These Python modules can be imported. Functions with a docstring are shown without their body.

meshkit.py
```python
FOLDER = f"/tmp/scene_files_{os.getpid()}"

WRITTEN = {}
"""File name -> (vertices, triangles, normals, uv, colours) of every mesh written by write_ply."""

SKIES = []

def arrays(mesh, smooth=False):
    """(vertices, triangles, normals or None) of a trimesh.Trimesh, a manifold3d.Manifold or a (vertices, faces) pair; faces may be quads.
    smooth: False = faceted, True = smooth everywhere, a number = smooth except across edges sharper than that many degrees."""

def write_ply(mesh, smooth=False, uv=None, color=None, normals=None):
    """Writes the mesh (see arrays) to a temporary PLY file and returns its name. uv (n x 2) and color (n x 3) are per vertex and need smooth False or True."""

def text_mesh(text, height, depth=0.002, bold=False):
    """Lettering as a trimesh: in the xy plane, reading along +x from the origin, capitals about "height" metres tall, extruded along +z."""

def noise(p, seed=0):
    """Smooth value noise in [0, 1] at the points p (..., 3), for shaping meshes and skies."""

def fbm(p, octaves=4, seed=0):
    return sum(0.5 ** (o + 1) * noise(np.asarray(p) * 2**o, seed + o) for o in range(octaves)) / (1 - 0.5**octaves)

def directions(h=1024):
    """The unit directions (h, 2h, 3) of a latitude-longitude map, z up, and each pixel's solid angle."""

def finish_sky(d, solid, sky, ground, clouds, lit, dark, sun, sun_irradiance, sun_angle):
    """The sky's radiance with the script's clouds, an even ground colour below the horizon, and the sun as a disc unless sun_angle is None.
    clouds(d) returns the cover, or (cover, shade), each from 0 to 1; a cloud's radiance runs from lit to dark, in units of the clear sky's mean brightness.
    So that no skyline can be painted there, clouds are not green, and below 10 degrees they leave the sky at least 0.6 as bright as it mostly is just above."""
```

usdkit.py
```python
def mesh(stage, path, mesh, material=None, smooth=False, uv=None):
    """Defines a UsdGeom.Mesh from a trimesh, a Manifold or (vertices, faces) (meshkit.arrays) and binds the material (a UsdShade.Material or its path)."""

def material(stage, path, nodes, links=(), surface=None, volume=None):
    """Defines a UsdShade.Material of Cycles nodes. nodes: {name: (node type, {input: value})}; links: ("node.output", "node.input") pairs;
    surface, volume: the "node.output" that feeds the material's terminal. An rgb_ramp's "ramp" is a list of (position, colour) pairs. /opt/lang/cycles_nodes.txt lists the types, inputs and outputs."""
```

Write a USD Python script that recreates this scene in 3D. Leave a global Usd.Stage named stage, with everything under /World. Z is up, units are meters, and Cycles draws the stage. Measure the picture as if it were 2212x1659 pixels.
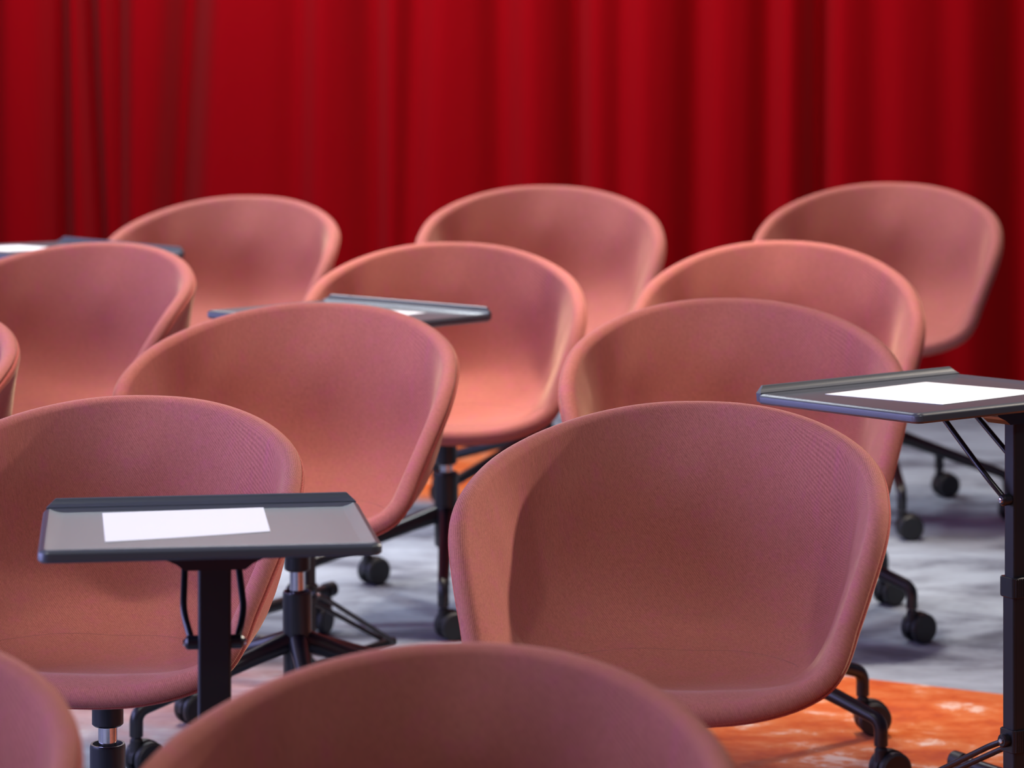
import math, random
import numpy as np, trimesh, manifold3d as m3, usdkit
from scipy.interpolate import CubicSpline, RBFInterpolator, PchipInterpolator, RegularGridInterpolator
from scipy.ndimage import gaussian_filter1d
from pxr import Usd, UsdGeom, UsdLux, UsdShade, Gf, Sdf

stage = Usd.Stage.CreateInMemory()
UsdGeom.SetStageUpAxis(stage, 'Z'); UsdGeom.SetStageMetersPerUnit(stage, 1.0)
UsdGeom.Xform.Define(stage, '/World'); UsdGeom.Scope.Define(stage, '/World/Looks')

# ---------------------------------------------------------------- camera
F, HC, HOR = 7229.58, 1.50328, -230.338          # focal length and horizon in pixels of 2212 x 1659
cam = UsdGeom.Camera.Define(stage, '/World/camera')
cam.AddTranslateOp().Set(Gf.Vec3d(0, 0, HC)); cam.AddRotateXOp().Set(90.0)
cam.CreateHorizontalApertureAttr(36.0); cam.CreateVerticalApertureAttr(27.0)
cam.CreateFocalLengthAttr(F / 2212 * 36)
cam.CreateHorizontalApertureOffsetAttr(0.0)
cam.CreateVerticalApertureOffsetAttr((HOR - 829.5) / 2212 * 36)   # a shift lens: level camera, picture taken below the axis
cam.CreateFStopAttr(5.4); cam.CreateFocusDistanceAttr(4.75)
cam.CreateExposureAttr(-0.25)

# ---------------------------------------------------------------- light
def light(kind, name, loc, rot, size, power, color):
    l = getattr(UsdLux, kind).Define(stage, '/World/' + name)
    l.AddTranslateOp().Set(Gf.Vec3d(*loc)); l.AddRotateXYZOp().Set(Gf.Vec3f(*rot))
    if kind == 'RectLight': l.CreateWidthAttr(size[0]); l.CreateHeightAttr(size[1])
    elif kind == 'SphereLight': l.CreateRadiusAttr(size)
    l.CreateIntensityAttr(power); l.CreateColorAttr(Gf.Vec3f(*color))
    return l
COOL = (0.45, 0.46, 1.0); WARM = (1.0, 0.88, 0.74)  # cool tint of the unseen side lights, tuned for purple shell wings
WIN = [(2.7, 4.9), (5.2, 6.8), (7.1, 8.4)]; WIN_POWER = [13.0, 9.0, 6.5]      # openings in the unseen left wall, spaced to light the shells sideways
WX, SILL, HEAD, CEIL = -3.1, 0.35, 2.45, 2.85
for i, (a, b) in enumerate(WIN):
    light('RectLight', f'unseen_window_light_{i+1:03d}', (WX - 0.2, (a + b) / 2, (SILL + HEAD) / 2), (0, -90, 0), (HEAD - SILL, b - a), WIN_POWER[i], COOL)  # out of view; cool side light for right wings and metal edges
# unseen ceiling spots, set to light the chair rows and curtain: place, strength, half angle of the beam, and the point it is turned to (None: straight down)
SPOTS = [(-1.1, 5.6, 350, 24, None), (-0.35, 5.65, 900, 24, None), (0.2, 5.6, 150, 24, None), (0.65, 5.55, 520, 24, None), (-0.85, 6.85, 950, 24, None), (0.0, 6.95, 720, 24, None), (0.7, 6.85, 1400, 24, None),
         (-0.6, 7.75, 600, 24, None), (0.1, 7.75, 600, 24, None), (0.9, 7.75, 600, 24, None), (3.1, 7.0, 4500, 13, (-0.05, 4.5, 0.6)), (-1.2, 3.3, 370, 60, None), (1.2, 3.3, 370, 60, None),  # ends with an unseen key on the near wing and two added front fills
         (-1.6, 8.0, 200, 45, (-0.6, 9.7, 1.0)), (1.3, 8.1, 620, 45, (1.35, 9.7, 1.0)), (0.4, 8.2, 200, 45, (0.5, 9.7, 1.0))]  # unseen washes turned on the curtain to brighten its folds
for i, (x, y, power, cone, to) in enumerate(SPOTS):
    d = np.array(to or (x, y, 0.0)) - [x, y, CEIL - 0.09]; d /= np.linalg.norm(d)
    rot = (0, -math.degrees(math.acos(-d[2])), math.degrees(math.atan2(d[1], d[0])))
    l = light('SphereLight', f'unseen_ceiling_light_{i+1:03d}', (x, y, CEIL - 0.09), rot, 0.07, power, WARM if y > 4 else (0.97, 1.0, 0.88))
    sh = UsdLux.ShapingAPI.Apply(l.GetPrim()); sh.CreateShapingConeAngleAttr(float(cone)); sh.CreateShapingConeSoftnessAttr(0.6)
light('RectLight', 'unseen_panel_light', (-0.8, 8.8, CEIL - 0.03), (0, 0, 0), (1.2, 0.6), 44.0, (0.86, 0.95, 1.0))  # unseen panel, its sheen falls on the lower-left tray
dome = UsdLux.DomeLight.Define(stage, '/World/sky'); dome.CreateIntensityAttr(0.1); dome.CreateColorAttr(Gf.Vec3f(*COOL))

# ---------------------------------------------------------------- materials
def mat(name, nodes, links, surface='p.BSDF'):
    return usdkit.material(stage, '/World/Looks/' + name, nodes, links, surface=surface)
def plain(name, color, rough, **kw):
    return mat(name, {'p': ('principled_bsdf', dict(base_color=color, roughness=rough, **kw))}, [])
M = {}
def fabric(name, light_c, dark_c, pink, brown):
    return mat(name, {
        'uv': ('uvmap', {'attribute': 'st'}),
        'twill': ('mapping', {'rotation': (0, 0, math.radians(-38)), 'scale': (1, 1, 1)}),
        'w': ('wave_texture', {'scale': 115.0, 'distortion': 1.5, 'detail': 1.0, 'detail_scale': 4.0, 'bands_direction': 'x'}),
        'dash': ('mapping', {'scale': (1.0, 0.34, 1.0)}), 'w2': ('noise_texture', {'scale': 560.0, 'detail': 1.0}),
        'fz': ('noise_texture', {'scale': 900.0, 'detail': 2.0, 'roughness': 0.7}),
        'mul': ('mix', {'mix_type': 'mix', 'fac': 0.7}), 'mul2': ('mix', {'mix_type': 'mix', 'fac': 0.4}),
        'r': ('rgb_ramp', {'ramp': [(0.30, dark_c), (0.66, light_c)]}),
        'n1': ('noise_texture', {'scale': 26.0, 'detail': 4.0, 'roughness': 0.7}),
        'n2': ('noise_texture', {'scale': 34.0, 'detail': 4.0, 'roughness': 0.7}),
        'm2': ('mapping', {'location': (3.1, 7.7, 0)}),
        'k1': ('map_range', {'from_min': 0.5, 'from_max': 0.72, 'to_min': 0.0, 'to_max': 0.35, 'clamp': True}),
        'k2': ('map_range', {'from_min': 0.5, 'from_max': 0.72, 'to_min': 0.0, 'to_max': 0.35, 'clamp': True}),
        'c1': ('mix', {'mix_type': 'mix', 'color2': pink}), 'c2': ('mix', {'mix_type': 'mix', 'color2': brown}),
        'b': ('bump', {'strength': 0.35, 'distance': 0.0012}),
        'p': ('principled_bsdf', {'roughness': 0.9, 'specular_ior_level': 0.15, 'sheen_weight': 0.5, 'sheen_roughness': 0.27, 'sheen_tint': (1.0, 0.74, 0.50)}),
    }, [('uv.UV', 'twill.vector'), ('twill.vector', 'w.vector'), ('twill.vector', 'dash.vector'), ('dash.vector', 'w2.vector'), ('uv.UV', 'fz.vector'), ('uv.UV', 'n1.vector'),
        ('uv.UV', 'm2.vector'), ('m2.vector', 'n2.vector'),
        ('w.color', 'mul.color1'), ('w2.color', 'mul.color2'), ('mul.color', 'mul2.color1'), ('fz.color', 'mul2.color2'), ('mul2.color', 'r.fac'),
        ('n1.fac', 'k1.value'), ('n2.fac', 'k2.value'), ('k1.result', 'c1.fac'), ('k2.result', 'c2.fac'),
        ('r.color', 'c1.color1'), ('c1.color', 'c2.color1'), ('c2.color', 'p.base_color'), ('mul2.color', 'b.height'), ('b.normal', 'p.normal')])
M['fabric'] = fabric('wool_fabric', (0.53, 0.180, 0.146), (0.30, 0.094, 0.075), (0.50, 0.11, 0.19), (0.40, 0.165, 0.12))
M['fabric_back'] = fabric('wool_fabric_back', (0.58, 0.15, 0.12), (0.34, 0.07, 0.06), (0.50, 0.10, 0.12), (0.40, 0.13, 0.09))
M['thread'] = plain('stitch_thread', (0.34, 0.12, 0.10), 0.9)
M['black'] = plain('black_powder_coat', (0.012, 0.013, 0.017), 0.33, specular_ior_level=0.55)
M['post'] = plain('black_satin_metal', (0.010, 0.011, 0.014), 0.45)
M['caster'] = plain('black_nylon', (0.014, 0.015, 0.018), 0.5)
M['tread'] = plain('caster_tread', (0.03, 0.033, 0.04), 0.6)
M['chrome'] = plain('chrome', (0.75, 0.75, 0.77), 0.13, metallic=1.0)
M['paper'] = plain('white_paper', (0.88, 0.89, 0.91), 0.65)
M['white'] = plain('white_paint', (0.80, 0.79, 0.77), 0.8)
M['ceil'] = plain('ceiling_white', (0.55, 0.54, 0.53), 0.9)  # dulled so the unseen ceiling bounces less light
M['grey'] = plain('grey_wall_paint', (0.16, 0.15, 0.16), 0.85)  # kept dark so the unseen front and right walls bounce little light
M['frame'] = plain('window_frame_grey', (0.25, 0.26, 0.28), 0.5)
M['tray'] = mat('charcoal_tray_plastic', {
    't': ('texture_coordinate', {}), 'n': ('noise_texture', {'scale': 1400.0, 'detail': 2.0}), 'b': ('bump', {'strength': 0.12, 'distance': 0.0006}),
    'p': ('principled_bsdf', {'base_color': (0.062, 0.071, 0.088), 'roughness': 0.34, 'specular_ior_level': 0.55})},
    [('t.object', 'n.vector'), ('n.fac', 'b.height'), ('b.normal', 'p.normal')])
M['pane'] = mat('window_glass', {'f': ('fresnel', {'IOR': 1.45}), 't': ('transparent_bsdf', {}), 'g': ('glossy_bsdf', {'roughness': 0.02}), 'm': ('mix_closure', {})},
    [('f.fac', 'm.fac'), ('t.BSDF', 'm.closure1'), ('g.BSDF', 'm.closure2')], 'm.closure')
M['curtain'] = mat('red_velvet', {
    't': ('texture_coordinate', {}), 'n': ('noise_texture', {'scale': 500.0, 'detail': 3.0, 'roughness': 0.7}),
    'r': ('rgb_ramp', {'ramp': [(0.3, (0.22, 0.0004, 0.0025)), (0.7, (0.285, 0.0006, 0.004))]}),
    'b': ('bump', {'strength': 0.2, 'distance': 0.001}),
    'p': ('principled_bsdf', {'roughness': 0.85, 'specular_ior_level': 0.03, 'sheen_weight': 0.07, 'sheen_roughness': 0.45, 'sheen_tint': (1.0, 0.4, 0.4)})},
    [('t.object', 'n.vector'), ('n.fac', 'r.fac'), ('r.color', 'p.base_color'), ('n.fac', 'b.height'), ('b.normal', 'p.normal')])
# carpet: grey-blue streaked weave with orange fields of its own pattern
def carpet():
    n = {'g': ('geometry', {}), 'xyz': ('separate_xyz', {}),
         'ms': ('mapping', {'scale': (1.1, 2.7, 1), 'rotation': (0, 0, math.radians(9))}),
         'n1': ('noise_texture', {'scale': 2.0, 'detail': 9.0, 'roughness': 0.70, 'distortion': 0.5}),
         'r1': ('rgb_ramp', {'ramp': [(0.28, (0.045, 0.046, 0.068)), (0.41, (0.14, 0.155, 0.20)), (0.49, (0.26, 0.295, 0.36)), (0.60, (0.33, 0.38, 0.46)), (0.74, (0.46, 0.53, 0.62))]}),
         'n2': ('noise_texture', {'scale': 6.0, 'detail': 10.0, 'roughness': 0.72, 'distortion': 0.25}),
         'mo': ('mapping', {'scale': (1.0, 1.5, 1), 'rotation': (0, 0, math.radians(14))}),
         'r2': ('rgb_ramp', {'ramp': [(0.30, (0.40, 0.045, 0.008)), (0.46, (0.60, 0.105, 0.010)), (0.56, (0.68, 0.19, 0.05)), (0.63, (0.80, 0.55, 0.45))]}),
         'pile': ('noise_texture', {'scale': 700.0, 'detail': 2.0}), 'b': ('bump', {'strength': 0.5, 'distance': 0.003}),
         'wob': ('noise_texture', {'scale': 9.0, 'detail': 3.0}),
         # patch 1: near side of a straight line, fading out to the left
         'l1': ('math', {'math_type': 'multiply_add', 'value2': 0.515, 'value3': -6.757}), 'l2': ('math', {'math_type': 'add'}),
         'k1': ('map_range', {'from_min': 0.006, 'from_max': -0.006, 'to_min': 0, 'to_max': 1, 'clamp': True}),
         'k1x': ('map_range', {'from_min': 0.05, 'from_max': 0.2, 'to_min': 0, 'to_max': 1, 'clamp': True}),
         'k1m': ('math', {'math_type': 'multiply'}),
         'd2': ('vector_math', {'math_type': 'subtract', 'vector2': (-0.12, 8.75, 0)}), 's2': ('vector_math', {'math_type': 'multiply', 'vector2': (1.6, 1.9, 0)}),
         'e2': ('vector_math', {'math_type': 'length'}), 'k2': ('map_range', {'from_min': 1.0, 'from_max': 0.75, 'to_min': 0, 'to_max': 1, 'clamp': True}),
         'd3': ('vector_math', {'math_type': 'subtract', 'vector2': (-0.62, 6.25, 0)}), 's3': ('vector_math', {'math_type': 'multiply', 'vector2': (2.2, 2.4, 0)}),
         'e3': ('vector_math', {'math_type': 'length'}), 'a3': ('math', {'math_type': 'add'}), 'k3': ('map_range', {'from_min': 1.5, 'from_max': 0.9, 'to_min': 0, 'to_max': 0.35, 'clamp': True}),
         'mx': ('math', {'math_type': 'maximum'}), 'mx2': ('math', {'math_type': 'maximum'}),
         'c': ('mix', {'mix_type': 'mix'}),
         'p': ('principled_bsdf', {'roughness': 0.95, 'specular_ior_level': 0.05, 'sheen_weight': 0.15})}
    l = [('g.position', 'xyz.vector'), ('g.position', 'ms.vector'), ('ms.vector', 'n1.vector'), ('n1.fac', 'r1.fac'), ('g.position', 'mo.vector'), ('mo.vector', 'n2.vector'), ('n2.fac', 'r2.fac'),
         ('g.position', 'pile.vector'), ('g.position', 'wob.vector'), ('pile.fac', 'b.height'), ('b.normal', 'p.normal'),
         ('xyz.x', 'l1.value1'), ('l1.value', 'l2.value1'), ('xyz.y', 'l2.value2'), ('l2.value', 'k1.value'), ('xyz.x', 'k1x.value'), ('k1.result', 'k1m.value1'), ('k1x.result', 'k1m.value2'),
         ('g.position', 'd2.vector1'), ('d2.vector', 's2.vector1'), ('s2.vector', 'e2.vector1'), ('e2.value', 'k2.value'),
         ('g.position', 'd3.vector1'), ('d3.vector', 's3.vector1'), ('s3.vector', 'e3.vector1'), ('e3.value', 'a3.value1'), ('wob.fac', 'a3.value2'), ('a3.value', 'k3.value'),
         ('k1m.value', 'mx.value1'), ('k2.result', 'mx.value2'), ('mx.value', 'mx2.value1'), ('k3.result', 'mx2.value2'),
         ('mx2.value', 'c.fac'), ('r1.color', 'c.color1'), ('r2.color', 'c.color2'), ('c.color', 'p.base_color')]
    return mat('patterned_carpet', n, l)
M['carpet'] = carpet()

# ---------------------------------------------------------------- helpers
used = {}
def fresh(parent, name):
    k = used.get((parent, name), 0); used[(parent, name)] = k + 1
    return f'{parent}/{name}' + (f'_{k:03d}' if k else '')
def obj(name, mesh, m, parent='/World', smooth=35, uv=None):
    path = fresh(str(parent), name)
    usdkit.mesh(stage, path, mesh, M[m], smooth=smooth, uv=uv)
    return path
def tag(path, label=None, cat=None, group=None, kind=None):
    p = stage.GetPrimAtPath(path)
    for k, v in (('label', label), ('category', cat), ('group', group), ('kind', kind)):
        if v: p.SetCustomDataByKey(k, v)
    return path
def thing(name, label, cat, loc, rotz=0.0, group=None):
    path = fresh('/World', name); x = UsdGeom.Xform.Define(stage, path)
    x.AddTranslateOp().Set(Gf.Vec3d(*loc)); x.AddRotateZOp().Set(math.degrees(rotz))
    return tag(path, label, cat, group)
def struct(name, mesh, m, parent='/World', label=None):
    p = obj(name, mesh, m, parent, smooth=False)
    if parent == '/World': tag(p, label=label, kind='structure')
    return p
def box(x0, x1, y0, y1, z0, z1):
    b = trimesh.creation.box([x1 - x0, y1 - y0, z1 - z0]); b.apply_translation([(x0 + x1) / 2, (y0 + y1) / 2, (z0 + z1) / 2]); return b
def cat(*ms): return trimesh.util.concatenate(list(ms))
def lathe(profile, n=40):
    return trimesh.creation.revolve(np.array(profile, float), sections=n)
def tube(pts, r, n=16, caps=True):
    """A round tube along pts; r is one radius or one per point."""
    p = np.array(pts, float); r = np.broadcast_to(np.asarray(r, float), (len(p),))
    t = np.gradient(p, axis=0); t /= np.linalg.norm(t, axis=1, keepdims=True)
    ref = np.array([0, 0, 1.0]) if abs(t[0, 2]) < 0.9 else np.array([1.0, 0, 0])
    u = np.cross(t[0], ref); u /= np.linalg.norm(u); rings = []
    a = np.linspace(0, 2 * np.pi, n, endpoint=False)
    for i in range(len(p)):
        u = u - t[i] * (u @ t[i]); u /= np.linalg.norm(u); w = np.cross(t[i], u)
        rings.append(p[i] + r[i] * (np.cos(a)[:, None] * u + np.sin(a)[:, None] * w))
    v = np.vstack(rings); f = []
    for i in range(len(p) - 1):
        for j in range(n):
            k = (j + 1) % n; A, B, C, D = i * n + j, i * n + k, (i + 1) * n + k, (i + 1) * n + j
            f += [(A, B, C), (A, C, D)]
    if caps:
        v = np.vstack([v, p[0], p[-1]]); c0, c1 = len(v) - 2, len(v) - 1
        for j in range(n):
            k = (j + 1) % n; f += [(c0, k, j), (c1, (len(p) - 1) * n + j, (len(p) - 1) * n + k)]
    m = trimesh.Trimesh(v, f, process=False); m.fix_normals(); return m
def bend(pts, radius=0.02, n=6):
    """Rounds the corners of a polyline."""
    p = [np.array(q, float) for q in pts]; out = [p[0]]
    for a, b, c in zip(p, p[1:], p[2:]):
        d1, d2 = (a - b), (c - b); L = min(radius, np.linalg.norm(d1) * .45, np.linalg.norm(d2) * .45)
        s, e = b + d1 / np.linalg.norm(d1) * L, b + d2 / np.linalg.norm(d2) * L
        out += [(1 - t) ** 2 * s + 2 * t * (1 - t) * b + t * t * e for t in np.linspace(0, 1, n)]
    return np.array(out + [p[-1]])
def rrect(w, d, r, n=6):
    return m3.CrossSection([[(-w/2 + r, -d/2 + r), (w/2 - r, -d/2 + r), (w/2 - r, d/2 - r), (-w/2 + r, d/2 - r)]]).offset(r, m3.JoinType.Round, 2.0, 4 * n)
def ccw(p):
    p = np.array(p, float); x, y = p.T
    return m3.CrossSection([p if (x * np.roll(y, -1) - y * np.roll(x, -1)).sum() > 0 else p[::-1]])
def mani(m):
    q = m.to_mesh(); return trimesh.Trimesh(q.vert_properties[:, :3], q.tri_verts, process=False)
def rbox(w, d, h, r=0.002, bev=0.001):
    """A box with rounded vertical edges and small chamfers, standing on z = 0."""
    a = rrect(w, d, r); b = rrect(w - 2 * bev, d - 2 * bev, max(r - bev, 1e-4))
    return mani(m3.Manifold.extrude(a, h - 2 * bev).translate((0, 0, bev)) + m3.Manifold.batch_hull([m3.Manifold.extrude(b, h), m3.Manifold.extrude(a, h - 2 * bev).translate((0, 0, bev))]))
def slab(a, za, b, zb):
    """The hull of one outline at height za and another at zb."""
    pts = [(p[0], p[1], z) for cs_, z in ((a, za), (b, zb)) for poly in cs_.to_polygons() for p in poly]
    return m3.Manifold.hull_points(np.array(pts, float))
def moved(m, *t): m = m.copy(); m.apply_translation(t); return m

# ---------------------------------------------------------------- the room
X0, X1, Y0, Y1 = WX, 3.6, -1.2, 10.15
struct('floor', box(X0 - .2, X1 + .2, Y0 - .2, Y1 + .2, -0.08, 0), 'carpet', label='grey-blue streaked carpet with orange fields under the chairs')
struct('ceiling', box(X0 - .2, X1 + .2, Y0 - .2, Y1 + .2, CEIL, CEIL + .1), 'ceil')
struct('wall_back', box(X0 - .2, X1 + .2, Y1, Y1 + .1, 0, CEIL), 'white')
struct('wall_front', box(X0 - .2, X1 + .2, Y0 - .1, Y0, 0, CEIL), 'grey')
struct('wall_right', box(X1, X1 + .1, Y0, Y1, 0, CEIL), 'grey')
ys = [Y0] + [y for w in WIN for y in w] + [Y1]
struct('wall_left', cat(box(X0 - .1, X0, Y0, Y1, 0, SILL), box(X0 - .1, X0, Y0, Y1, HEAD, CEIL), *[box(X0 - .1, X0, ys[i], ys[i + 1], SILL, HEAD) for i in range(0, len(ys), 2)]), 'white')
for i, (a, b) in enumerate(WIN):  # frames and panes out of view, built around the side lights
    w = fresh('/World', f'window_{i+1}'); UsdGeom.Xform.Define(stage, w); tag(w, kind='structure')
    mid = (a + b) / 2; t = 0.05
    obj('window_frame', cat(box(X0 - .08, X0 - .02, a, a + t, SILL, HEAD), box(X0 - .08, X0 - .02, b - t, b, SILL, HEAD), box(X0 - .08, X0 - .02, mid - t / 2, mid + t / 2, SILL, HEAD),
        box(X0 - .08, X0 - .02, a, b, SILL, SILL + t), box(X0 - .08, X0 - .02, a, b, HEAD - t, HEAD)), 'frame', w, smooth=False)
    for c, d in ((a + t, mid - t / 2), (mid + t / 2, b - t)):
        obj('pane', box(X0 - .055, X0 - .045, c, d, SILL + t, HEAD - t), 'pane', w, smooth=False)
    struct('window_sill', box(X0 - .02, X0 + .12, a - .03, b + .03, SILL - .03, SILL), 'white', w)
t = thing('unseen_ceiling_panel', 'unseen white ceiling light panel near the curtain, placed to shine on a tray', 'lamp', (-0.8, 8.8, CEIL))  # out of view, positioned for the highlight on the lower-left tray
obj('panel_frame', cat(*[box(*q, -.03, 0) for q in ((-.64, .64, -.34, -.30), (-.64, .64, .30, .34), (-.64, -.60, -.30, .30), (.60, .64, -.30, .30))]), 'white', t, smooth=False)
# ---------------------------------------------------------------- the curtain
YC = 9.72
def px2x(px, y=YC): return (px - 1106) * y / F
def build_curtain():
    rng = np.random.RandomState(4)
    b = [130, 190, 250, 402, 652, 815, 900, 1085, 1252, 1350, 1505, 1665, 1772, 1895, 2040, 2207]
    lean = [6, 26, 4, -34, -8, 4, -22, 4, 3, -4, -6, -6, -4, 0, 0, 0]          # how far each fold drifts over 500 px of height
    dep = [.065, .075, .05, .07, .035, .055, .04, .05, .085, .035, .06, .06, .085, .025, .02, .08]
    xs, ls, ds = [px2x(q) for q in b], [q * YC / F / (500 * YC / F) for q in lean], [(2.2 if i < 4 else 1.6 if i < 8 else 1.3) * q for i, q in enumerate(dep)]
    x = xs[0]
    while x > X0 + .1: x -= rng.uniform(.10, .24); xs.insert(0, x); ls.insert(0, rng.uniform(-.03, .03)); ds.insert(0, rng.uniform(.04, .08))
    x = xs[-1]
    while x < X1 - .1: x += rng.uniform(.10, .24); xs.append(x); ls.append(rng.uniform(-.03, .03)); ds.append(rng.uniform(.04, .08))
    xs, ls, ds = map(np.array, (xs, ls, ds))
    gx = np.linspace(X0 + .05, X1 - .05, 1500); rows = []
    ztop = HC + (0 - HOR) * -YC / F + 0                # the height seen at the top of the picture
    ztop = HC - (0 - HOR) * YC / F
    zs = np.linspace(0.012, CEIL - .06, 46)
    peak = rng.uniform(.2, .36, len(xs)); amp = rng.uniform(-.012, .012, len(xs)); mid = rng.uniform(.55, .75, len(xs)); mh = rng.uniform(.3, .62, len(xs))
    for z in zs:
        bx = np.maximum.accumulate(xs + ls * (ztop - z) + np.arange(len(xs)) * 1e-6)
        kx, ky = [], []
        for i in range(len(bx)):
            kx.append(bx[i]); ky.append(ds[i])
            if i + 1 < len(bx):
                w = bx[i + 1] - bx[i]
                kx += [bx[i] + peak[i] * w, bx[i] + mid[i] * w]; ky += [amp[i], amp[i] + (ds[i + 1] - amp[i]) * mh[i] * .55]
        y = PchipInterpolator(np.array(kx), np.array(ky), extrapolate=True)(np.clip(gx, kx[0], kx[-1]))
        rows.append(gaussian_filter1d(y, 4.0))
    y = gaussian_filter1d(np.array(rows), 1.0, axis=0) + YC - .03
    n, mrow = len(gx), len(zs)
    G = np.stack([np.broadcast_to(gx, y.shape), y, np.broadcast_to(zs[:, None], y.shape)], -1)
    v = np.vstack([G.reshape(-1, 3), (G + [0, .004, 0]).reshape(-1, 3)])
    idx = np.arange(n * mrow).reshape(mrow, n)
    q = np.stack([idx[:-1, :-1], idx[:-1, 1:], idx[1:, 1:], idx[1:, :-1]], -1).reshape(-1, 4); N = n * mrow
    edge = np.concatenate([idx[0], idx[1:, -1], idx[-1, -2::-1], idx[-2:0:-1, 0]]); e2 = np.roll(edge, -1)
    f = np.vstack([q, q[:, ::-1] + N, np.stack([edge, edge + N, e2 + N, e2], -1)])
    return v, f
tag(obj('curtain', build_curtain(), 'curtain', smooth=True), 'floor-length red velvet curtain hanging in folds behind the chairs', 'curtain')
rail = obj('curtain_rail', box(X0 + .05, X1 - .05, YC - .02, YC + .04, CEIL - .055, CEIL), 'white', smooth=False); tag(rail, 'white ceiling rail the red curtain hangs from', 'curtain rail')

# ---------------------------------------------------------------- the chairs
RIM = np.array([[0, .2392, .7484], [.0926, .2193, .7446], [.1876, .1582, .726], [.2555, .0519, .6973], [.2792, -.0507, .6675], [.2801, -.1371, .6204], [.2505, -.2094, .5258], [.2168, -.2467, .4623], [.1177, -.2662, .4298], [0, -.2701, .4247]])
BODY = {0: [(.8, 0, .197, .655), (.6, 0, .184, .56), (.4, 0, .151, .480), (.2, 0, .080, .436)],
        40: [(.8, .176, .133, .640), (.6, .166, .124, .545), (.4, .122, .100, .473), (.2, .06, .052, .433)],
        60: [(.8, .237, .068, .612), (.6, .213, .060, .515), (.4, .146, .046, .448)],
        80: [(.8, .250, -.030, .590), (.6, .222, -.022, .490), (.4, .152, -.012, .434), (.2, .075, 0, .418)],
        100: [(.8, .245, -.110, .548), (.6, .210, -.084, .462), (.4, .145, -.054, .424)],
        120: [(.8, .218, -.172, .474), (.6, .177, -.128, .435), (.4, .121, -.084, .417)],
        140: [(.8, .175, -.203, .443), (.6, .135, -.153, .424), (.4, .092, -.100, .415)],
        160: [(.8, .090, -.218, .434), (.6, .068, -.163, .421)],
        180: [(.8, 0, -.222, .431), (.5, 0, -.145, .417), (.25, 0, -.075, .411)]}
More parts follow.
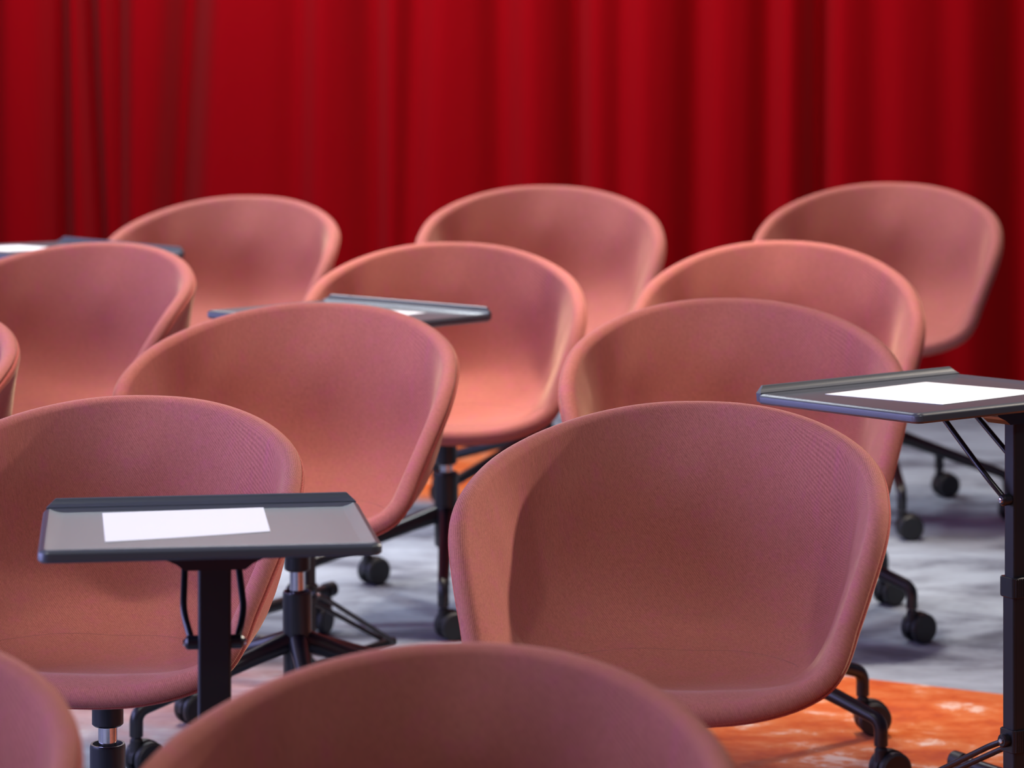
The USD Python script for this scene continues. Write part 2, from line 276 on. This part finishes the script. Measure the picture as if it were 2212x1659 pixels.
def shell_parts():
    full = np.vstack([RIM, (RIM * [-1, 1, 1])[-2:0:-1], RIM[:1]])
    cs = CubicSpline(np.arange(19) * 20.0, full, bc_type='periodic')
    A, B = [], []
    for deg in np.arange(0, 360, 10.0): A.append((math.sin(math.radians(deg)), math.cos(math.radians(deg)))); B.append(cs(deg))
    A.append((0, 0)); B.append((0, .005, .414))
    for deg, pts in BODY.items():
        for r, x, y, z in pts:
            for s in ((1, -1) if deg not in (0, 180) else (1,)):
                A.append((s * r * math.sin(math.radians(deg)), r * math.cos(math.radians(deg)))); B.append((s * x, y, z))
    rbf = RBFInterpolator(np.array(A), np.array(B), kernel='thin_plate_spline', smoothing=2e-4)
    nr, na = 30, 160
    rr = np.linspace(0, 1, nr) ** .9; th = np.linspace(0, 2 * np.pi, na, endpoint=False)
    rr[0] = 1e-3
    q = np.stack([np.outer(rr, np.sin(th)), np.outer(rr, np.cos(th))], -1).reshape(-1, 2); e = 2e-3
    P = rbf(q); da = (rbf(q + [e, 0]) - rbf(q - [e, 0])); db = (rbf(q + [0, e]) - rbf(q - [0, e]))
    N = np.cross(da, db); N /= np.linalg.norm(N, axis=1, keepdims=True)
    if N[0, 2] < 0: N = -N
    P, N, Q = P.reshape(nr, na, 3), N.reshape(nr, na, 3), q.reshape(nr, na, 2)
    t = np.roll(P[-1], -1, 0) - np.roll(P[-1], 1, 0); t /= np.linalg.norm(t, axis=1, keepdims=True)
    O = np.cross(t, N[-1]); O /= np.linalg.norm(O, axis=1, keepdims=True)
    if (O * (P[-1] - P[-4])).sum() < 0: O = -O
    hr = .0125 + .0035 * np.clip((rr - .7) / .3, 0, 1) ** 2
    ring = lambda deg, rad: P[-1] + rad * (math.cos(math.radians(deg)) * N[-1] + math.sin(math.radians(deg)) * O)
    inner = [P[i] + hr[i] * N[i] for i in range(nr)] + [ring(d, .016) for d in range(12, 121, 12)] + [ring(124, .0125), ring(126, .009)]
    outer = [ring(128, .009), ring(130, .013)] + [ring(d, .0157) for d in (135, 147, 159, 171)] + [P[i] - hr[i] * N[i] for i in range(nr - 1, -1, -1)]
    # cloth coordinates in metres: arc lengths across and along the shell, from the disc coordinates
    ga = np.linspace(-1.02, 1.02, 121); GA, GB = np.meshgrid(ga, ga)
    GP = rbf(np.stack([GA, GB], -1).reshape(-1, 2)).reshape(121, 121, 3)
    du = np.linalg.norm(np.diff(GP, axis=1), axis=2); U = np.concatenate([np.zeros((121, 1)), np.cumsum(du, 1)], 1); U -= U[:, 60:61]
    dv = np.linalg.norm(np.diff(GP, axis=0), axis=2); V = np.concatenate([np.zeros((1, 121)), np.cumsum(dv, 0)], 0); V -= V[60:61]
    fu, fv = (RegularGridInterpolator((ga, ga), A_, bounds_error=False, fill_value=None) for A_ in (U, V))
    uq = [np.stack([fu(Q[i][:, ::-1]), fv(Q[i][:, ::-1])], 1) for i in range(nr)]
    past = lambda d: uq[-1] + Q[-1] * .016 * math.radians(d)
    uvi = uq + [past(d) for d in list(range(12, 121, 12)) + [124, 130]]
    uvo = [past(180 - d) for d in (128, 130, 135, 147, 159, 171)] + uq[::-1]
    def grid(rings, uv):
        k = len(rings); v = np.vstack(rings); idx = np.arange(k * na).reshape(k, na); nx = np.roll(idx, -1, 1)
        f = np.stack([idx[:-1], nx[:-1], nx[1:], idx[1:]], -1).reshape(-1, 4)
        return v, f, np.vstack(uv)
    vi, fi, ui = grid(inner, uvi); vo, fo, uo = grid(outer, uvo)
    n0 = np.cross(vi[fi[5 * na, 1]] - vi[fi[5 * na, 0]], vi[fi[5 * na, 3]] - vi[fi[5 * na, 0]])
    if n0 @ N[5, 0] < 0: fi, fo = fi[:, ::-1], fo[:, ::-1]
    # the stitched seam at the back of the seat
    a = np.linspace(-.47, .47, 61); b = .155 - .20 * np.abs(a / .47) ** 5
    qq = np.stack([a, b], -1); S = rbf(qq); Ns = np.cross(rbf(qq + [e, 0]) - rbf(qq - [e, 0]), rbf(qq + [0, e]) - rbf(qq - [0, e])); Ns /= np.linalg.norm(Ns, axis=1, keepdims=True)
    Ns *= np.sign(Ns[30, 2]); seam = tube(S + Ns * .0121, .0008, 8)
    lowest = vo[:, 2].min()
    return (vi, fi, ui), (vo, fo, uo), seam, lowest
PAD, OUT, SEAM, _ = shell_parts()
def tilted(v, dz, rx, ry):
    p = np.asarray(v) - [0, 0, .4]
    c, s = math.cos(ry), math.sin(ry); p = np.stack([p[:, 0] * c + p[:, 2] * s, p[:, 1], -p[:, 0] * s + p[:, 2] * c], 1)
    c, s = math.cos(rx), math.sin(rx); p = np.stack([p[:, 0], p[:, 1] * c - p[:, 2] * s, p[:, 1] * s + p[:, 2] * c], 1)
    return p + [0, 0, .4 + dz]
def disc_wheel(r, w):      # a wheel about the x axis, bevelled
    m = lathe([(0, -w / 2), (r - .004, -w / 2), (r, -w / 2 + .004), (r, w / 2 - .004), (r - .004, w / 2), (0, w / 2)], 36)
    m.apply_transform(trimesh.transformations.rotation_matrix(math.pi / 2, [0, 1, 0])); return m
def caster(parent, x, y, yaw):
    R = trimesh.transformations.rotation_matrix(yaw, [0, 0, 1]); trail = .018
    def put(m): m = m.copy(); m.apply_transform(R); m.apply_translation([x, y, 0]); return m
    a = np.radians(np.linspace(-10, 165, 22)); prof = np.r_[np.stack([np.cos(a), np.sin(a)], 1) * .031, [[-.012, 0], [.012, -.004]]]
    cx = ccw(prof[:, :2]); hood = mani(m3.Manifold.extrude(cx, .013))
    hood.apply_transform(np.array([[0, 0, 1, -.0065], [-1, 0, 0, trail], [0, 1, 0, .031], [0, 0, 0, 1.0]])); hood.fix_normals()
    socket = moved(lathe([(0, .028), (.011, .028), (.011, .064), (.008, .068), (0, .068)], 24), 0, 0, 0)
    c = obj('caster', put(cat(hood, socket)), 'caster', parent)
    for s in (-1, 1): obj('wheel', put(moved(disc_wheel(.030, .017), s * .0158, trail, .030)), 'caster', c)
    obj('stem', put(moved(lathe([(0, .064), (.0055, .064), (.0055, .084), (0, .084)], 20), 0, 0, 0)), 'chrome', c)
def make_chair(label, x, y, th, dz, rx, ry, legs, group, yaw=0.0, seed=0):
    rng = random.Random(seed)
    t = thing('swivel_chair', label, 'chair', (x, y, 0), th, group)
    obj('seat_pad', (tilted(PAD[0], dz, rx, ry), PAD[1]), 'fabric', t, smooth=True, uv=PAD[2])
    obj('shell_back', (tilted(OUT[0], dz, rx, ry), OUT[1]), 'fabric_back', t, smooth=True, uv=OUT[2])
    s = SEAM.copy(); s.vertices = tilted(s.vertices, dz, rx, ry); obj('stitched_seam', s, 'thread', t, smooth=True)
    d = dz
    plate = rbox(.17, .17, .012, .03, .002); plate.apply_translation([0, 0, .377])
    plate.vertices = tilted(plate.vertices, dz, rx, ry); obj('seat_plate', plate, 'black', t)
    obj('collar', moved(lathe([(0, .325), (.020, .325), (.0225, .3275), (.0225, .383), (0, .383)]), 0, 0, d), 'black', t)
    obj('gas_piston', lathe([(0, .20), (.0135, .20), (.0135, .335 + d), (0, .335 + d)]), 'chrome', t)
    obj('column', lathe([(0, .132), (.021, .132), (.0245, .136), (.0255, .20), (.0255, .284), (.0245, .288), (.0215, .288), (.0205, .281), (.014, .279), (0, .279)]), 'black', t)
    for k in range(5):
        a = math.radians(legs + 72 * k) - th; c, s = math.cos(a), math.sin(a)
        path = bend([(.012 * c, .012 * s, .203), (.300 * c, .300 * s, .112), (.300 * c, .300 * s, .070)], .030, 9)
        path = np.vstack([path[0] + (path[1] - path[0]) * u for u in (0, .25, .5, .75)] + [path[1:]])
        rad = np.interp(np.hypot(path[:, 0], path[:, 1]), [.01, .08, .25, .30], [.0185, .0150, .0122, .0118])
        obj('leg', tube(path, rad, 20), 'black', t)
        caster(t, .300 * c, .300 * s, math.radians(yaw) - th + math.radians(rng.uniform(-22, 22)))
    return t
CHAIRS = [  # x, y, turn, lift, pitch, roll of the shell, direction of one leg, label, row
    ('G', .233, 4.606, -.196, .008, -.019, -.016, 0, 'large red-pink swivel chair in full view right of centre, over the orange carpet', 'second row of chairs'),
    ('E', -.578, 4.785, -.150, -.011, -.018, -.002, 250, 'red-pink upholstered swivel chair behind the small table at lower left, twill weave sharp', 'second row of chairs'),
    ('C', -.374, 5.832, -.187, -.001, -.011, .002, 208, 'pink upholstered swivel chair just behind the lower-left table, its column showing below that tray', 'third row of chairs'),
    ('H', .381, 5.809, -.040, .008, -.004, .001, 35, 'pink upholstered swivel chair partly behind the left corner of the table at right', 'third row of chairs'),
    ('B', -1.117, 5.765, -.370, 0, 0, 0, 60, 'pink upholstered swivel chair of which only a sliver shows at mid left edge', 'third row of chairs'),
    ('K', -.138, 7.03, -.058, -.020, .006, .003, -90, 'pink upholstered swivel chair with the middle table tray in front of its back', 'fourth row of chairs'),
    ('M', .550, 6.873, -.129, -.011, .064, -.002, -33, 'pink upholstered swivel chair at right, directly behind the chair partly hidden by the right table', 'fourth row of chairs'),
    ('J', -.919, 6.862, -.354, 0, -.002, .001, 30, 'pink upholstered swivel chair at far left, in front of the blurred table by the curtain', 'fourth row of chairs'),
    ('P', -.701, 8.254, -.197, -.03, .008, -.005, 10, 'blurred pink swivel chair nearest the curtain at left', 'back row of chairs'),
    ('Q', .074, 8.068, -.064, .014, -.002, -.001, 150, 'blurred pink swivel chair nearest the curtain in the middle', 'back row of chairs'),
    ('R', .896, 8.082, -.262, .015, .024, .002, 56, 'blurred pink swivel chair nearest the curtain at far right, red cloth all round it', 'back row of chairs'),
    ('N', -.068, 3.125, -.166, -.014, .002, -.002, 0, 'blurred dark red chair back at the bottom centre, nearest to the viewer', 'front row of chairs'),
    ('L', -.673, 3.118, -.263, 0, 0, 0, 36, 'blurred mauve chair back cut off at the bottom left corner', 'front row of chairs')]
for i, (key, x, y, th, dz, rx, ry, legs, label, row) in enumerate(CHAIRS):
    make_chair(label, x, y, th, dz, rx, ry, legs, row, yaw=-70, seed=i)

# ---------------------------------------------------------------- the small folding tables
TW, TD, TH, TILT = .404, .384, .7299, math.radians(-2.9)
def tray_mesh():
    W, D, th, r = TW, TD, .0155, .014
    body = m3.Manifold()
    levels = [(0.0, .0035), (.003, 0.0), (th - .0055, 0.0), (th - .0035, .001), (th - .0012, .0035), (th - .0002, .0075), (th, .011)]
    hulls = []
    for (z0, i0), (z1, i1) in zip(levels, levels[1:]):
        hulls.append(slab(rrect(W - 2 * i0, D - 2 * i0, max(r - i0, .002)), z0 - th, rrect(W - 2 * i1, D - 2 * i1, max(r - i1, .002)), z1 - th))
    for h in hulls: body = body + h
    # shallow sunk field
    sink = slab(rrect(W - .008, D - .016, .004), .0008, rrect(W - .046, D - .034, .004), -.0034).translate((0, -.001, 0))
    body = body - sink
    # raised stop along the far edge, ends cut at 45 degrees
    y = D / 2
    prof = [(-.0100, -.004), (-.0095, .0012), (-.006, .0035), (-.003, .0062), (-.0010, .0106), (.0012, .0116), (.003, .0106), (.002, .003), (.0005, -.012), (-.010, -.012)]
    lip = m3.Manifold.extrude(ccw(prof), W - .006).rotate((90, 0, 90)).translate((-(W - .006) / 2, y, 0))
    e = W / 2
    keep = ccw([(-e + .004, -.02), (e - .004, -.02), (e - .004, .0005), (e - .0175, .0130), (-e + .0175, .0130), (-e + .004, .0005)])
    lip = lip ^ m3.Manifold.extrude(keep, .1).rotate((90, 0, 0)).translate((0, y + .05, 0))
    return mani(body + lip)
TRAY = tray_mesh()
def make_table(label, x, y, th, dh, paper, post_at, pin_z, paper_label, curl=.0004):
    reach = (pin_z - .045) / .53
    t = thing('folding_table', label, 'table', (x, y, 0), th, 'small folding tables')
    z = TH + dh
    RX = trimesh.transformations.rotation_matrix(TILT, [1, 0, 0]); RX[2, 3] = z
    def on(m): m = m.copy(); m.apply_transform(RX); return m
    obj('tray', on(TRAY), 'tray', t, smooth=30)
    px, py = post_at
    ztop = z + math.tan(TILT) * py - .0155
    # bracket under the tray
    poly = [(-.062, 0), (.062, 0), (.058, -.006), (.045, -.012), (.036, -.019), (-.036, -.019), (-.045, -.012), (-.058, -.006)]
    br = m3.Manifold.extrude(ccw(poly) , .05).rotate((90, 0, 0)).translate((px, py + .030, -.0155))
    obj('tray_bracket', on(mani(br)), 'black', t, smooth=False)
    # post: upper tube, lower sleeve, two collars
    def mv(m, z0): return moved(m, px, py, z0)
    obj('post', mv(rbox(.0395, .024, ztop - .012 - .44, .004, .0008), .44), 'post', t)
    obj('lower_post', mv(rbox(.0435, .028, .40, .005, .0008), .072), 'post', t)
    def collar_mesh(w, d, h):
        ribs = [moved(rbox(.0016, d + .0016, h - .004, .0006, .0003), q, 0, .002) for q in np.linspace(-w / 2 + .004, w / 2 - .004, 12)]
        return cat(rbox(w, d, h, .006, .0012), *ribs)
    obj('post_collar', mv(collar_mesh(.050, .034, .030), .466), 'black', t)
    low = obj('brace_collar', mv(collar_mesh(.050, .034, .034), pin_z - .018), 'black', t)
    for s in (-1, 1):
        xs = px + s * .0265
        # upper brace: flat rod from the pin on the post up to the tray
        zt = z + math.tan(TILT) * (py + .155) - .022
        b = obj('tray_brace', tube(bend([(xs, py, .610), (xs + s * .010, py + .030, .640), (xs + s * .004, py + .155, zt)], .02, 6), .0043, 12), 'black', t)
        pin = lathe([(0, -.006), (.0085, -.006), (.0085, .006), (.006, .009), (0, .0095)], 20); pin.apply_transform(trimesh.transformations.rotation_matrix(s * math.pi / 2, [0, 1, 0]))
        obj('pivot_pin', moved(pin, px + s * .026, py, .610), 'black', b)
        bolt = lathe([(0, 0), (.0042, 0), (.0036, .0025), (0, .0032)], 16); bolt.apply_transform(trimesh.transformations.rotation_matrix(s * math.pi / 2, [0, 1, 0]))
        obj('bolt', moved(bolt, px + s * .0352, py, .610), 'chrome', b)
        # lower brace: from the collar down to the spine of the base
        q = obj('base_brace', tube(bend([(xs, py, pin_z), (xs + s * .004, py + .03, pin_z - .014), (px + s * .013, py + reach, .048)], .02, 6), .0045, 12), 'black', t)
        pin2 = lathe([(0, -.004), (.010, -.004), (.010, .005), (.008, .007), (0, .007)], 20); pin2.apply_transform(trimesh.transformations.rotation_matrix(s * math.pi / 2, [0, 1, 0]))
        obj('pivot_pin', moved(pin2, px + s * .028, py, pin_z), 'black', q)
        bolt2 = bolt.copy(); obj('bolt', moved(bolt2, px + s * .0348, py, pin_z), 'chrome', q)
    bx, ZF = .27, .085
    obj('cross_tube', tube([(px - bx, py, ZF), (px + bx, py, ZF)], .0115, 18), 'black', t)
    obj('base_spine', tube(bend([(px, py, ZF), (px, py + .03, .042), (px, py + reach + .02, .042)], .03, 6), .0095, 16), 'black', t)
    for s in (-1, 1):
        ft = obj('foot_tube', tube([(px + s * bx, py - .03, ZF), (px + s * bx, py + .45, ZF)], .0125, 20), 'black', t)
        for yy in (-.03, .45):
            cap = tube([(px + s * bx, py + yy - .012, ZF), (px + s * bx, py + yy + .012, ZF)], .0155, 22)
            obj('end_cap', cap, 'caster', ft)
        for yy in (.075, .40): caster(t, px + s * bx, py + yy, 1.2 + s)
    # the sheet of paper lies on the tray: a thing of its own
    pc = np.array(paper, float); n = 9
    u = np.linspace(0, 1, n); U, V = np.meshgrid(u, u)
    S = ((1 - U) * (1 - V))[..., None] * pc[0] + (U * (1 - V))[..., None] * pc[1] + (U * V)[..., None] * pc[2] + ((1 - U) * V)[..., None] * pc[3]
    zz = -.0029 + curl * (U * 2 - 1) ** 2 * V ** 3
    top = np.concatenate([S, zz[..., None]], -1).reshape(-1, 3); idx = np.arange(n * n).reshape(n, n)
    q = np.stack([idx[:-1, :-1], idx[:-1, 1:], idx[1:, 1:], idx[1:, :-1]], -1).reshape(-1, 4)
    if np.cross(pc[1] - pc[0], pc[3] - pc[0]) < 0: q = q[:, ::-1]
    edge = np.concatenate([idx[0], idx[1:, -1], idx[-1, -2::-1], idx[-2:0:-1, 0]]); e2 = np.roll(edge, -1); N = n * n
    side = np.stack([edge, edge + N, e2 + N, e2], -1)
    v = np.vstack([top, top - [0, 0, .0004]]); f = np.vstack([q, q[:, ::-1] + N, side])
    tm = trimesh.Trimesh(v, np.vstack([f[:, [0, 1, 2]], f[:, [0, 2, 3]]]), process=False); tm.apply_transform(RX)
    tm.apply_transform(trimesh.transformations.rotation_matrix(th, [0, 0, 1])); 
    pr = fresh('/World', 'paper_sheet'); usdkit.mesh(stage, pr, tm, M['paper'], smooth=False)
    UsdGeom.Xformable(stage.GetPrimAtPath(pr)).AddTranslateOp().Set(Gf.Vec3d(x, y, 0))
    tag(pr, paper_label, 'paper', 'sheets of paper on the tables')
def on_tray(x, y, th, dh, px, py):
    """Where the sight line through a pixel of the photograph meets a tray, in the tray's own plane."""
    d = np.array([(px - 1106) / F, 1.0, -(py - HOR) / F]); o = np.array([0, 0, HC])
    c, s = math.cos(th), math.sin(th)
    loc = lambda p: np.array([p[0] * c + p[1] * s, -p[0] * s + p[1] * c, p[2]])
    o2, d2 = loc(o - [x, y, TH + dh]), loc(d); n = np.array([0, -math.sin(TILT), math.cos(TILT)])
    p = o2 - d2 * (o2 @ n) / (d2 @ n)
    return p[0], p[1] * math.cos(TILT) + p[2] * math.sin(TILT)
TABLES = [
    ('small black folding table at lower left, standing before the chair with sharp weave', -.376, 4.117, .121, -.003, (0.006, -.125), [(221, 1103), (569, 1091), (584, 1143), (227, 1166)], 'white sheet of paper on the lower-left table tray, left of its middle'),
    ('small black folding table at right, its post cut off by the picture edge', .644, 5.054, .576, .020, (.028, -.150), [(1782, 847), (2000, 821), None, (2036, 870)], 'white sheet of paper on the right table tray, seen corner-on'),
    ('small black folding table in the middle, tray edge showing over the pink chair before it', -.311, 6.418, -.579, -.029, (0, -.150), None, 'white sheet of paper on the middle table tray, half hidden by a chair back'),
    ('blurred small folding table at far left near the curtain, blue shine on its edge', -1.010, 7.475, -.670, -.022, (0, -.150), None, 'white sheet of paper on the far-left table, only a corner showing')]
for k, (label, x, y, th, dh, post, pp, plabel) in enumerate(TABLES):
    if k == 0:
        q = [on_tray(x, y, th, dh, *p) for p in pp]
    elif k == 1:
        a, b, d = (np.array(on_tray(x, y, th, dh, *p)) for p in (pp[0], pp[1], pp[3])); q = [a, b, b + d - a, d]
    elif k == 2:
        q = [(-.085, .115), (.085, .135), (.10, -.02), (-.07, -.04)]
    else:
        q = [(-.175, .04), (-.055, .06), (-.04, -.12), (-.172, -.14)]
    make_table(label, x, y, th, dh, q, post, .19 if k == 2 else .256, plabel)
